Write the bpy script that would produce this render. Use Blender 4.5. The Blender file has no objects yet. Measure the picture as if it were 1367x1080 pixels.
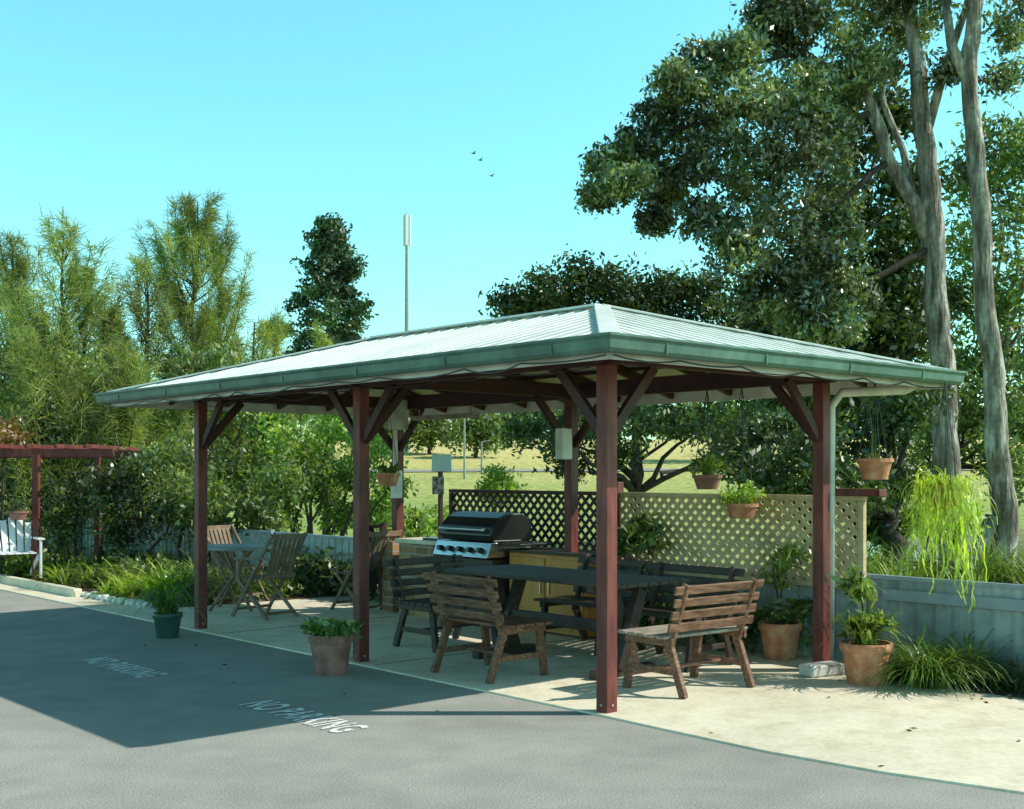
import bpy, math, random
import numpy as np
from mathutils import Vector, Matrix, Euler
random.seed(5); rng=np.random.default_rng(7)
scene=bpy.context.scene
Z=Vector((0,0,1))
CAM_H=1.6; F=1609.0
# survey helpers: bearing/elevation measured in the photo + a real distance -> world metres
def W(u,v,Y): return Vector(((u-683.5)/F*Y, Y, CAM_H+(630-v)/F*Y))
E1=Vector((-.665,.747,0)).normalized(); E2=Vector((E1.y,-E1.x,0)); A=Vector((.628,7.99,0))
def L(a,b,z=0.): return A+E1*a+E2*b+Z*z
def H(x,y):
    t=np.clip((np.asarray(y,float)-35)/95.,0,1)
    return 5.0*t*t*(3-2*t)-0.03
# ---------------------------------------------------------------- materials
def newmat(name):
    m=bpy.data.materials.new(name); m.use_nodes=True
    nt=m.node_tree; return m,nt,nt.nodes['Principled BSDF'],nt.nodes['Material Output']
def ramp(nt,cols,pos=None):
    r=nt.nodes.new('ShaderNodeValToRGB'); e=r.color_ramp.elements
    n=len(cols); pos=pos or [i/(n-1) for i in range(n)]
    while len(e)<n: e.new(.5)
    for i,c in enumerate(cols):
        e[i].position=pos[i]; e[i].color=(*c,1)
    return r
def surf(name,cols,scale=6,rough=.7,metal=0,bump=.15,bscale=None,stretch=(1,1,1),detail=3,spec=.4,pos=None,bdist=.01,scale2=None,amt2=.3,scale3=None,amt3=.3):
    m,nt,p,o=newmat(name); N=nt.nodes; K=nt.links
    tc=N.new('ShaderNodeTexCoord'); mp=N.new('ShaderNodeMapping'); mp.inputs['Scale'].default_value=stretch
    K.new(tc.outputs['Object'],mp.inputs['Vector'])
    n=N.new('ShaderNodeTexNoise'); n.inputs['Scale'].default_value=scale; n.inputs['Detail'].default_value=detail; n.inputs['Roughness'].default_value=.6
    K.new(mp.outputs['Vector'],n.inputs['Vector'])
    r=ramp(nt,cols,pos or [.3+.4*i/(len(cols)-1) for i in range(len(cols))]); K.new(n.outputs['Fac'],r.inputs['Fac'])
    col=r.outputs['Color']
    for sc,am in ((scale2,amt2),(scale3,amt3)):
        if not sc: continue
        n2=N.new('ShaderNodeTexNoise'); n2.inputs['Scale'].default_value=sc; n2.inputs['Detail'].default_value=3
        K.new(tc.outputs['Object'],n2.inputs['Vector'])
        r2=ramp(nt,[(1-am,)*3,(1.,)*3],[.35,.62]); K.new(n2.outputs['Fac'],r2.inputs['Fac'])
        mx=N.new('ShaderNodeMix'); mx.data_type='RGBA'; mx.blend_type='MULTIPLY'; mx.inputs['Factor'].default_value=1
        K.new(col,mx.inputs[6]); K.new(r2.outputs['Color'],mx.inputs[7]); col=mx.outputs[2]
    K.new(col,p.inputs['Base Color'])
    p.inputs['Roughness'].default_value=rough; p.inputs['Metallic'].default_value=metal
    p.inputs['Specular IOR Level'].default_value=spec
    if bump:
        b=N.new('ShaderNodeTexNoise'); b.inputs['Scale'].default_value=bscale or scale*4; b.inputs['Detail'].default_value=2
        K.new(mp.outputs['Vector'],b.inputs['Vector'])
        bp=N.new('ShaderNodeBump'); bp.inputs['Strength'].default_value=bump; bp.inputs['Distance'].default_value=bdist
        K.new(b.outputs['Fac'],bp.inputs['Height']); K.new(bp.outputs['Normal'],p.inputs['Normal'])
    return m
def leafmat(name,cols,trans=.35,rough=.4,spec=.06,clump=1.2,dark=.45,k=1.5):
    cols=[(min(.8,c[0]*k*1.12),min(.8,c[1]*k),c[2]*k*.72) for c in cols]
    m,nt,p,o=newmat(name); N=nt.nodes; K=nt.links; N.remove(p)
    g=N.new('ShaderNodeNewGeometry'); r=ramp(nt,cols); K.new(g.outputs['Random Per Island'],r.inputs['Fac'])
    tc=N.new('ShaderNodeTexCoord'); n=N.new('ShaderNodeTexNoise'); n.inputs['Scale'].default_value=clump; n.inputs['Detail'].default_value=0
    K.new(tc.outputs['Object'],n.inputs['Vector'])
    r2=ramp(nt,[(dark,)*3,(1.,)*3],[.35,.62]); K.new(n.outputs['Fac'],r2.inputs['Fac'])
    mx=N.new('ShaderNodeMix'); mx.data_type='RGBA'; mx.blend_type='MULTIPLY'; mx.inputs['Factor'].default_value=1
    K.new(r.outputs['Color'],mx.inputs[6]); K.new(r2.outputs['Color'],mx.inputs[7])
    d=N.new('ShaderNodeBsdfDiffuse'); K.new(mx.outputs[2],d.inputs['Color'])
    t=N.new('ShaderNodeBsdfTranslucent')
    h=N.new('ShaderNodeMix'); h.data_type='RGBA'; h.blend_type='MULTIPLY'; h.inputs['Factor'].default_value=1; h.inputs[7].default_value=(1.5,1.6,.6,1)
    K.new(mx.outputs[2],h.inputs[6]); K.new(h.outputs[2],t.inputs['Color'])
    s=N.new('ShaderNodeMixShader'); s.inputs['Fac'].default_value=trans
    K.new(d.outputs[0],s.inputs[1]); K.new(t.outputs[0],s.inputs[2])
    gl=N.new('ShaderNodeBsdfGlossy'); gl.inputs['Roughness'].default_value=rough; gl.inputs['Color'].default_value=(1,1,1,1)
    s2=N.new('ShaderNodeMixShader'); s2.inputs['Fac'].default_value=spec; K.new(s.outputs[0],s2.inputs[1]); K.new(gl.outputs[0],s2.inputs[2])
    K.new(s2.outputs[0],o.inputs['Surface'])
    return m
M={}
M['asphalt']=surf('asphalt',[(.20,.20,.17),(.37,.365,.32),(.56,.55,.49)],scale=95,rough=.95,bump=.3,bscale=120,bdist=.005,detail=4,pos=[.28,.5,.72],scale2=.55,amt2=.16,scale3=3.1,amt3=.12,spec=.1)
M['concrete']=surf('concrete',[(.68,.60,.43),(.80,.72,.54),(.85,.78,.61)],scale=3.5,rough=.85,bump=.25,bscale=90,bdist=.003,scale2=.9,amt2=.13,scale3=28,amt3=.10)
M['mulch']=surf('mulch',[(.04,.025,.015),(.12,.075,.045),(.2,.14,.09)],scale=40,rough=.95,bump=1,bscale=60,bdist=.03)
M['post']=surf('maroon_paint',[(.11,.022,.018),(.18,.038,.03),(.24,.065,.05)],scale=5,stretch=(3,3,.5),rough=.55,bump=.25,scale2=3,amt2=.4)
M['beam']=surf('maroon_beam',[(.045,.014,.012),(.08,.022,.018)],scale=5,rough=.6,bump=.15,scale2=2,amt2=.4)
M['roof']=surf('roof_sheet_paint',[(.70,.76,.68),(.78,.82,.75),(.83,.86,.80)],scale=2.2,rough=.55,bump=.05,scale2=.8,amt2=.12,scale3=7,amt3=.1)
M['soffit']=surf('roof_underside',[(.52,.49,.40),(.64,.60,.50)],scale=3,rough=.7,bump=.05,scale2=1.2,amt2=.3)
M['gutter']=surf('gutter_green',[(.085,.165,.13),(.115,.215,.165)],scale=4,rough=.45,bump=.05,scale2=2,amt2=.25,scale3=11,amt3=.2)
M['whitepaint']=surf('white_paint',[(.62,.62,.56),(.76,.76,.71)],scale=6,rough=.5,bump=.1,scale2=4,amt2=.25)
M['grey']=surf('grey_plastic',[(.25,.26,.24),(.36,.36,.34)],scale=6,rough=.5,bump=.05)
M['fence']=surf('fence_sheet',[(.36,.42,.42),(.48,.53,.52)],scale=3,rough=.5,bump=.05,scale2=1.2,amt2=.4,scale3=9,amt3=.2)
M['rail']=surf('fence_rail',[(.24,.30,.33),(.33,.39,.42)],scale=5,rough=.5,bump=.05)
M['lat_tan']=surf('lattice_tan',[(.54,.40,.21),(.72,.56,.33)],scale=12,rough=.8,bump=.2,scale2=1.5,amt2=.3)
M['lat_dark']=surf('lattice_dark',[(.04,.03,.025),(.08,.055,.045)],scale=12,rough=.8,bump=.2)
M['wood']=surf('bench_wood',[(.09,.04,.022),(.20,.095,.052),(.34,.19,.115)],scale=7,stretch=(1,7,7),rough=.6,bump=.35,scale2=5,amt2=.35)
M['wood_grey']=surf('weathered_wood',[(.20,.155,.12),(.36,.30,.24),(.50,.45,.38)],scale=7,stretch=(1,7,7),rough=.7,bump=.35,scale2=5,amt2=.3)
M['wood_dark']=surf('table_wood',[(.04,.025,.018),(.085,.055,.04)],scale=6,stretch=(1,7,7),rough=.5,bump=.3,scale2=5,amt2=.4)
M['teak']=surf('teak_slats',[(.18,.115,.07),(.32,.22,.14)],scale=9,rough=.7,bump=.2,scale2=5,amt2=.3)
M['orange']=surf('cabinet_timber',[(.50,.19,.04),(.70,.31,.08)],scale=4,stretch=(1,1,.3),rough=.5,bump=.1)
M['terra']=surf('terracotta',[(.46,.17,.09),(.60,.25,.13),(.64,.37,.23)],scale=8,rough=.8,bump=.15,scale2=14,amt2=.25)
M['terra_pink']=surf('terracotta_weathered',[(.28,.12,.095),(.40,.19,.15)],scale=8,rough=.8,bump=.15,scale2=9,amt2=.3)
M['pot_green']=surf('pot_green_glaze',[(.02,.06,.05),(.04,.10,.08)],scale=5,rough=.3,bump=.03)
M['soil']=surf('soil',[(.02,.014,.01),(.05,.035,.025)],scale=30,rough=1,bump=.6)
M['black']=surf('black_enamel',[(.012,.012,.013),(.02,.02,.02)],scale=3,rough=.25,bump=.02)
M['steel']=surf('brushed_steel',[(.5,.5,.5),(.65,.65,.65)],scale=3,stretch=(1,20,20),rough=.3,metal=1,bump=.05)
M['wire']=surf('wire',[(.03,.03,.03),(.05,.05,.05)],scale=3,rough=.5,bump=0)
M['whiteplastic']=surf('white_plastic',[(.72,.74,.76),(.8,.8,.8)],scale=3,rough=.4,bump=0)
M['signface']=surf('sign_face',[(.45,.62,.66),(.55,.72,.75)],scale=3,rough=.4,bump=0)
M['signdark']=surf('notice_print',[(.05,.05,.05),(.4,.33,.3)],scale=14,rough=.5,bump=0,pos=[.45,.6])
M['bark']=surf('gum_bark',[(.15,.10,.07),(.38,.32,.26),(.66,.62,.55)],scale=4.5,stretch=(2.2,2.2,.35),rough=.9,bump=.9,bscale=14,bdist=.05,scale2=1.3,amt2=.5,scale3=12,amt3=.3,pos=[.32,.5,.62],detail=5)
M['bark_dark']=surf('dark_bark',[(.035,.025,.02),(.09,.07,.055)],scale=6,stretch=(3,3,.6),rough=.95,bump=.6,bdist=.03)
M['paint']=surf('faded_road_paint',[(.34,.34,.30),(.76,.77,.73),(.84,.84,.81)],scale=42,rough=.85,bump=.2,pos=[.36,.45,.7],detail=4)
M['water']=surf('pond_water',[(.05,.08,.04),(.08,.11,.05)],scale=1,rough=.08,bump=.15,bscale=3,bdist=.05,spec=.8)
m,nt,p,o=newmat('tan_brick'); bt=nt.nodes.new('ShaderNodeTexBrick'); tc=nt.nodes.new('ShaderNodeTexCoord'); mp=nt.nodes.new('ShaderNodeMapping')
mp.inputs['Rotation'].default_value=(math.radians(90),0,0); nt.links.new(tc.outputs['Object'],mp.inputs['Vector']); nt.links.new(mp.outputs['Vector'],bt.inputs['Vector'])
bt.inputs['Scale'].default_value=1; bt.inputs['Brick Width'].default_value=.23; bt.inputs['Row Height'].default_value=.086; bt.inputs['Mortar Size'].default_value=.008
bt.inputs['Color1'].default_value=(.46,.27,.12,1); bt.inputs['Color2'].default_value=(.24,.12,.055,1); bt.inputs['Mortar'].default_value=(.35,.32,.27,1)
nt.links.new(bt.outputs['Color'],p.inputs['Base Color']); p.inputs['Roughness'].default_value=.9
M['brick']=m
m,nt,p,o=newmat('grass'); N=nt.nodes; K=nt.links
tc=N.new('ShaderNodeTexCoord'); sx=N.new('ShaderNodeSeparateXYZ'); K.new(tc.outputs['Object'],sx.inputs[0])
n1=N.new('ShaderNodeTexNoise'); n1.inputs['Scale'].default_value=.12; n1.inputs['Detail'].default_value=4; K.new(tc.outputs['Object'],n1.inputs['Vector'])
ma=N.new('ShaderNodeMath'); ma.operation='MULTIPLY_ADD'; ma.inputs[1].default_value=30; K.new(n1.outputs['Fac'],ma.inputs[0]); K.new(sx.outputs['Y'],ma.inputs[2])
mr=N.new('ShaderNodeMapRange'); mr.inputs['From Min'].default_value=62; mr.inputs['From Max'].default_value=105; K.new(ma.outputs[0],mr.inputs['Value'])
n2=N.new('ShaderNodeTexNoise'); n2.inputs['Scale'].default_value=3; n2.inputs['Detail'].default_value=6; K.new(tc.outputs['Object'],n2.inputs['Vector'])
rg=ramp(nt,[(.11,.18,.025),(.25,.34,.06),(.42,.46,.12)],[.3,.5,.7]); K.new(n2.outputs['Fac'],rg.inputs['Fac'])
rt=ramp(nt,[(.36,.36,.09),(.60,.50,.17),(.74,.63,.26)],[.3,.5,.7]); K.new(n2.outputs['Fac'],rt.inputs['Fac'])
mx=N.new('ShaderNodeMix'); mx.data_type='RGBA'; K.new(mr.outputs[0],mx.inputs['Factor']); K.new(rg.outputs[0],mx.inputs[6]); K.new(rt.outputs[0],mx.inputs[7])
K.new(mx.outputs[2],p.inputs['Base Color']); p.inputs['Roughness'].default_value=.95
bp=N.new('ShaderNodeBump'); bp.inputs['Strength'].default_value=.8; bp.inputs['Distance'].default_value=.08; K.new(n2.outputs['Fac'],bp.inputs['Height']); K.new(bp.outputs[0],p.inputs['Normal'])
M['grass']=m
LF={}
LF['gum']=leafmat('gum_leaves',[(.03,.06,.028),(.085,.13,.06),(.24,.29,.16)],trans=.25,rough=.33,spec=.11,clump=.9,dark=.35,k=1.7)
LF['dark']=leafmat('dark_leaves',[(.015,.038,.016),(.038,.075,.025),(.085,.125,.04)],trans=.25,rough=.4,spec=.05,k=1.6)
LF['pine']=leafmat('pine_leaves',[(.015,.055,.025),(.04,.11,.04),(.08,.17,.06)],trans=.2,rough=.5,clump=.6,k=1.2)
LF['casu']=leafmat('casuarina_needles',[(.085,.15,.07),(.17,.24,.10),(.30,.34,.14)],trans=.42,rough=.6,spec=.02,clump=.6,dark=.55,k=1.6)
LF['bush']=leafmat('bush_leaves',[(.08,.16,.03),(.17,.30,.05),(.34,.44,.1)],trans=.45,rough=.5,clump=1.0,k=1.4)
LF['mid']=leafmat('mid_leaves',[(.045,.09,.03),(.09,.16,.045),(.17,.23,.07)],trans=.38,rough=.5,clump=1.0,dark=.4,k=1.6)
LF['lime']=leafmat('lime_leaves',[(.20,.33,.03),(.36,.50,.05),(.52,.60,.12)],trans=.5,rough=.5,clump=6,dark=.7,k=1.25)
LF['strap']=leafmat('strap_leaves',[(.04,.11,.03),(.09,.19,.045),(.2,.28,.09)],trans=.33,rough=.35,spec=.08,clump=5,k=1.35)
LF['potleaf']=leafmat('pot_plant_leaves',[(.07,.14,.03),(.15,.25,.05),(.30,.36,.1)],trans=.4,rough=.4,clump=8,k=1.4)
# ---------------------------------------------------------------- builders
def empty(name,loc=(0,0,0),rz=0):
    e=bpy.data.objects.new(name,None); e.empty_display_size=.3; scene.collection.objects.link(e)
    e.location=loc; e.rotation_euler=(0,0,rz)
    return e
def attach(o,parent,world):
    if parent is None: return
    o.parent=parent
    if world:
        mw=Matrix.LocRotScale(parent.location,parent.rotation_euler,None)
        o.matrix_parent_inverse=mw.inverted()
class MB:
    def __init__(s): s.v=[];s.f=[];s.m=[];s.mi=0
    def add(s,vs,fs):
        k=len(s.v); s.v+= [tuple(x) for x in vs]; s.f+=[tuple(i+k for i in f) for f in fs]; s.m+=[s.mi]*len(fs)
    def box(s,c,sz,R=None):
        c=Vector(c); vs=[]
        for x in(-.5,.5):
            for y in(-.5,.5):
                for z in(-.5,.5):
                    q=Vector((x*sz[0],y*sz[1],z*sz[2])); 
                    if R: q=R@q
                    vs.append(c+q)
        s.add(vs,[(0,1,3,2),(4,6,7,5),(0,4,5,1),(2,3,7,6),(0,2,6,4),(1,5,7,3)])
    def beam(s,p0,p1,w,h,up=Z):
        p0=Vector(p0);p1=Vector(p1); d=(p1-p0).normalized(); sd=d.cross(Vector(up))
        if sd.length<1e-4: sd=d.cross(Vector((1,0,0)))
        sd.normalize(); u=sd.cross(d).normalized(); vs=[]
        for p in(p0,p1):
            for a,b in((-1,-1),(1,-1),(1,1),(-1,1)): vs.append(p+sd*a*w/2+u*b*h/2)
        s.add(vs,[(3,2,1,0),(4,5,6,7),(0,1,5,4),(1,2,6,5),(2,3,7,6),(3,0,4,7)])
    def tube(s,pts,rad,n=8):
        pts=[Vector(p) for p in pts]; 
        if not hasattr(rad,'__len__'): rad=[rad]*len(pts)
        vs=[];fs=[];prev=None
        for i,p in enumerate(pts):
            d=(pts[min(i+1,len(pts)-1)]-pts[max(i-1,0)]).normalized()
            if prev is None:
                prev=d.cross(Vector((.3,.9,.1))); 
                if prev.length<.01: prev=d.cross(Vector((1,0,0)))
            x=(prev-d*prev.dot(d)).normalized(); prev=x; y=d.cross(x)
            for k in range(n):
                t=2*math.pi*k/n; vs.append(p+(x*math.cos(t)+y*math.sin(t))*rad[i])
        for i in range(len(pts)-1):
            for k in range(n):
                a=i*n+k;b=i*n+(k+1)%n; fs.append((a,b,b+n,a+n))
        fs.append(tuple(range(n))[::-1]); fs.append(tuple(range((len(pts)-1)*n,len(pts)*n)))
        s.add(vs,fs)
    def lathe(s,c,prof,n=28):
        c=Vector(c); vs=[];fs=[]
        for r,z in prof:
            for k in range(n):
                t=2*math.pi*k/n; vs.append(c+Vector((r*math.cos(t),r*math.sin(t),z)))
        for i in range(len(prof)-1):
            for k in range(n):
                a=i*n+k;b=i*n+(k+1)%n; fs.append((a,b,b+n,a+n))
        s.add(vs,fs)
    def obj(s,name,mats,parent=None,world=False,smooth=False,bevel=0):
        me=bpy.data.meshes.new(name); me.from_pydata(s.v,[],s.f)
        if not isinstance(mats,(list,tuple)): mats=[mats]
        for x in mats: me.materials.append(x)
        me.polygons.foreach_set('material_index',s.m)
        if smooth: me.polygons.foreach_set('use_smooth',[True]*len(s.f))
        me.update()
        o=bpy.data.objects.new(name,me); scene.collection.objects.link(o); attach(o,parent,world)
        if bevel:
            b=o.modifiers.new('bevel','BEVEL'); b.width=bevel; b.segments=2; b.limit_method='ANGLE'
        return o
def quads(name,V,mat,parent=None,world=True):
    n=len(V)//4; me=bpy.data.meshes.new(name)
    me.vertices.add(n*4); me.vertices.foreach_set('co',np.ascontiguousarray(V,dtype=np.float32).ravel())
    me.loops.add(n*4); me.loops.foreach_set('vertex_index',np.arange(n*4,dtype=np.int32))
    me.polygons.add(n); me.polygons.foreach_set('loop_start',np.arange(0,n*4,4,dtype=np.int32))
    me.update(calc_edges=True); me.materials.append(mat)
    o=bpy.data.objects.new(name,me); scene.collection.objects.link(o); attach(o,parent,world); return o
def unit(a): return a/np.maximum(np.linalg.norm(a,axis=1,keepdims=True),1e-6)
def leafquads(C,l,w,droop=.3,flat=.0):
    n=len(C); d=rng.normal(size=(n,3)); d[:,2]-=droop; d[:,2]*=(1-flat); d=unit(d)
    s=unit(np.cross(d,rng.normal(size=(n,3)))); sz=rng.uniform(.6,1.3,(n,1))
    a=C-d*l/2*sz; b=C+d*l/2*sz; m_=C+d*l*.05*sz
    V=np.stack([a,m_+s*w/2*sz,b,m_-s*w/2*sz],1); return V.reshape(-1,3)
def cloud(blobs,sub_n,leaf_n,sub_r,l,w,droop=.3,shell=.55,flat=0,flat_sub=.7):
    out=[]
    for c,r in blobs:
        c=np.array(c); r=np.array(r if hasattr(r,'__len__') else (r,r,r)); k=sub_n
        d=unit(rng.normal(size=(k,3))); f=rng.uniform(0,1,(k,1))**(shell)
        sc=c+d*f*r
        sr=sub_r*rng.uniform(.6,1.4,(k,1))
        idx=np.repeat(np.arange(k),leaf_n)
        q=np.clip(rng.normal(size=(len(idx),3)),-1.9,1.9)*.5; q[:,2]*=flat_sub
        out.append(leafquads(sc[idx]+q*sr[idx],l,w,droop,flat))
    return np.concatenate(out)
def wob(p0,p1,n,amt,sag=0):
    p0=Vector(p0);p1=Vector(p1); pts=[]
    for i in range(n+1):
        t=i/n; e=math.sin(math.pi*t)
        pts.append(p0.lerp(p1,t)+Vector((random.uniform(-1,1),random.uniform(-1,1),random.uniform(-.4,.4)))*amt*e+Z*sag*e)
    return pts
def taper(r0,r1,n): return [r0+(r1-r0)*i/n for i in range(n+1)]
# ---------------------------------------------------------------- ground
xs=np.unique(np.concatenate([np.linspace(-900,900,37),np.linspace(-60,60,61)])); ys=np.unique(np.concatenate([np.linspace(-300,1500,41),np.linspace(-10,140,76)]))
gx,gy=np.meshgrid(xs,ys); gz=H(gx,gy)
b=MB(); nx=len(xs)
b.add(np.stack([gx.ravel(),gy.ravel(),gz.ravel()],1).tolist(),[(j*nx+i,j*nx+i+1,(j+1)*nx+i+1,(j+1)*nx+i) for j in range(len(ys)-1) for i in range(nx-1)])
b.obj('ground',M['grass'],smooth=True)
edge=[(40,-.1),(0,-.1),(-.7,-.12),(-1.4,-.13),(-2.1,-.06),(-2.8,.1),(-3.6,.35),(-5,.9),(-8,2.3)]
b=MB(); n=len(edge)
b.add([L(a,q+.2,0) for a,q in edge]+[L(-16,-22,0),L(40,-22,0)],[tuple(range(n+2))]); o=b.obj('asphalt_road',M['asphalt'])
b=MB(); sz_=.012
b.add([L(a,q,sz_) for a,q in edge]+[L(-8,2.5,sz_),L(-.6,2.5,sz_),L(-.45,3.07,sz_),L(7.4,3.07,sz_),L(7.6,.55,sz_),L(8.2,.32,sz_),L(40,.32,sz_)],[tuple(range(n+7))])
b.add([L(a,q,sz_) for a,q in edge]+[L(a,q-.004,-.002) for a,q in edge],[(i,i+1,i+1+n,i+n) for i in range(n-1)])
b.obj('concrete_paving',M['concrete'])
b=MB(); b.add([L(-8,2.45,.006),L(-.3,2.45,.006),L(-.3,3.3,.006),L(-8,3.3,.006)],[(0,1,2,3)]); b.add([L(7.3,.25,.006),L(40,.25,.006),L(40,3.6,.006),L(7.3,3.6,.006)],[(0,1,2,3)]); b.obj('garden_bed_soil',M['mulch'])
b=MB()
for i in range(12):
    a=7.75+i*.17+random.uniform(-.02,.02); b.tube([L(a,.38,.0),L(a,.38,random.uniform(.06,.1))],[.07,.045],8)
b.obj('garden_edging',M['whitepaint'],smooth=True)
b=MB(); b.beam(L(9.6,.3,.05),L(40,.3,.05),.12,.12); b.obj('kerb',M['concrete'],bevel=.02)
b=MB(); b.beam(L(2.6,-.035,.0125),L(2.61,3.0,.0125),.008,.004);b.beam(L(5.2,-.035,.0125),L(5.21,3.0,.0125),.008,.004)
b.obj('paving_joint',M['mulch'])
C=np.array([tuple(L(random.uniform(-4,-.5),random.triangular(2.0,2.7,2.6),.018)) for _ in range(160)]+[tuple(L(random.uniform(-3,6),random.uniform(-1.5,2.5),.018)) for _ in range(28)])
quads('fallen_leaves',leafquads(C,.045,.018,0,.93),leafmat('dry_leaves',[(.08,.04,.02),(.2,.12,.05),(.3,.22,.1)],trans=.1,k=1))
b=MB(); pts=[]
for k in range(28):
    t=2*math.pi*k/28; pts.append((14.5+8.5*math.cos(t)+.6*math.sin(3*t),26+8*math.sin(t)+.5*math.cos(5*t),.0))
b.add(pts,[tuple(range(28))]); b.obj('pond_water',M['water'])
b=MB(); X=list(range(-80,81,5)); vs=[]
for x in X:
    for y in (71,73): vs.append((x,y+.04*x,float(H(x,y+.04*x))+.05))
b.add(vs,[(2*i,2*i+2,2*i+3,2*i+1) for i in range(len(X)-1)]); b.obj('distant_path',M['asphalt'])
def text(center,ln,ht):
    c=bpy.data.curves.new('t','FONT'); c.body='NO PARKING'; c.size=1; c.align_x='CENTER'; c.align_y='CENTER'; c.offset=.028; c.space_character=1.12
    o=bpy.data.objects.new('t',c); scene.collection.objects.link(o); bpy.context.view_layer.update()
    me=bpy.data.meshes.new_from_object(o.evaluated_get(bpy.context.evaluated_depsgraph_get())); bpy.data.objects.remove(o)
    co=np.array([v.co for v in me.vertices]); sx=ln/(co[:,0].max()-co[:,0].min()); sy=ht/(co[:,1].max()-co[:,1].min()); 
    for v in me.vertices:
        q=v.co; w=Vector(center)+(-E1)*(q.x*sx)+E2*(q.y*sy); v.co=(w.x,w.y,.005)
    me.materials.clear(); me.materials.append(M['paint'])
    ob=bpy.data.objects.new('no_parking_road_marking',me); scene.collection.objects.link(ob)
text((-1.39,7.89,0),1.2,.27); text((-3.2,9.85,0),1.18,.27)
# ---------------------------------------------------------------- gazebo
gz_=empty('gazebo',A)
posts=[(0,0),(2.85,0),(5.7,0),(0,2.47),(2.85,2.47),(5.7,2.47)]
def lbox(b,a,q,z0,z1,w=.1): b.beam(L(a,q,z0),L(a,q,z1),w,w,up=E1)
zB=2.31
b=MB()
for a,q in posts: lbox(b,a,q,.0,zB+.0)
b.obj('posts',M['post'],gz_,True,bevel=.005)
b=MB()
for a,q in posts: 
    for z in (.06,): b.tube([L(a-.056,q,z),L(a-.05,q,z)],.01,6); b.tube([L(a,q-.056,z),L(a,q-.05,z)],.01,6)
b.obj('bolts',M['grey'],gz_,True)
b=MB(); h=.15
for q in (0,2.47): b.beam(L(-.12,q,zB+h/2),L(5.82,q,zB+h/2),.07,h)
for a in (0,2.85,5.7): b.beam(L(a,-.12,zB+h/2+.002),L(a,2.6,zB+h/2+.002),.066,h-.02)
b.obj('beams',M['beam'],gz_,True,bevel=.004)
b=MB(); k=.42
for a,q in posts:
    for da in (-1,1):
        if 0<=a+da<=5.7: b.beam(L(a+da*.04,q,zB-k-.03),L(a+da*(k+.04),q,zB+.01),.045,.075)
    dq=1 if q==0 else -1
    b.beam(L(a,q+dq*.04,zB-k-.03),L(a,q+dq*(k+.04),zB+.01),.045,.075)
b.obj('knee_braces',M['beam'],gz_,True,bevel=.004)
a0,a1,b0,b1=-.6,6.56,-.6,3.35; hw=(b1-b0)/2; bm=(b0+b1)/2; zE,zR=2.41,2.955; sl=(zR-zE)/hw
def zr(d): return zE+sl*d
R0,R1=(a0+hw,bm),(a1-hw,bm)
def roofplanes(b,dz,inset=0):
    A0,A1,B0,B1=a0+inset,a1-inset,b0+inset,b1-inset; ze=zr(inset)+dz
    c=[L(A0,B0,ze),L(A1,B0,ze),L(A1,B1,ze),L(A0,B1,ze),L(*R0,zR+dz),L(*R1,zR+dz)]
    b.add(c,[(1,0,4,5),(2,1,5),(3,2,5,4),(0,3,4)])
b=MB(); roofplanes(b,0); b.obj('roof_sheeting',M['roof'],gz_,True)
b=MB(); roofplanes(b,-.02,.01); b.obj('roof_underside',M['soffit'],gz_,True)
def ups(lo,hi,step,mx):
    out=[]; n=int((hi-lo)/step)
    for i in range(1,n+1):
        t=lo+i*(hi-lo)/(n+1); out.append((t,min(t-lo,hi-t,mx)))
    return out
def lay(b,step,w,h,dz,start,upn=True):
    for t,r in ups(a0,a1,step,hw):
        if r<start+.05: continue
        b.beam(L(t,b0+start,zr(start)+dz),L(t,b0+r,zr(r)+dz),w,h); b.beam(L(t,b1-start,zr(start)+dz),L(t,b1-r,zr(r)+dz),w,h)
    for t,r in ups(b0,b1,step,hw):
        if r<start+.05: continue
        b.beam(L(a0+start,t,zr(start)+dz),L(a0+r,t,zr(r)+dz),w,h); b.beam(L(a1-start,t,zr(start)+dz),L(a1-r,t,zr(r)+dz),w,h)
b=MB(); lay(b,.2,.04,.01,.002,.01); b.obj('roof_ribs',M['roof'],gz_,True,bevel=.004)
b=MB()
for c in ((a0,b0),(a0,b1)): b.beam(L(*c,zE+.012),L(*R0,zR+.016),.13,.016)
for c in ((a1,b0),(a1,b1)): b.beam(L(*c,zE+.012),L(*R1,zR+.016),.13,.016)
b.beam(L(*R0,zR+.018),L(*R1,zR+.018),.16,.02)
b.obj('ridge_capping',M['roof'],gz_,True,bevel=.006)
b=MB(); lay(b,.75,.045,.09,-.07,.06)
for c in ((a0+.05,b0+.05),(a0+.05,b1-.05)): b.beam(L(*c,zr(.05)-.08),L(*R0,zR-.08),.05,.11)
for c in ((a1-.05,b0+.05),(a1-.05,b1-.05)): b.beam(L(*c,zr(.05)-.08),L(*R1,zR-.08),.05,.11)
b.beam(L(*R0,zR-.1),L(*R1,zR-.1),.05,.14)
for d in (.7,1.3):
    z=zr(d)-.035; 
    for q in (b0+d,b1-d): b.beam(L(a0+d,q,z),L(a1-d,q,z),.06,.03)
    for a in (a0+d,a1-d): b.beam(L(a,b0+d,z),L(a,b1-d,z),.06,.03)
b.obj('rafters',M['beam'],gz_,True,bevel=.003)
g=MB()
C4=[(a0,b0),(a1,b0),(a1,b1),(a0,b1)]
prof=[(0,-.005),(0,-.08),(.02,-.1),(.05,-.108),(.08,-.102),(.1,-.082),(.108,-.03),(.125,-.012),(.125,.002),(.112,.004),(.102,-.02),(.094,-.08),(.012,-.08),(.008,-.005)]
vs=[];npf=len(prof)
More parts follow.
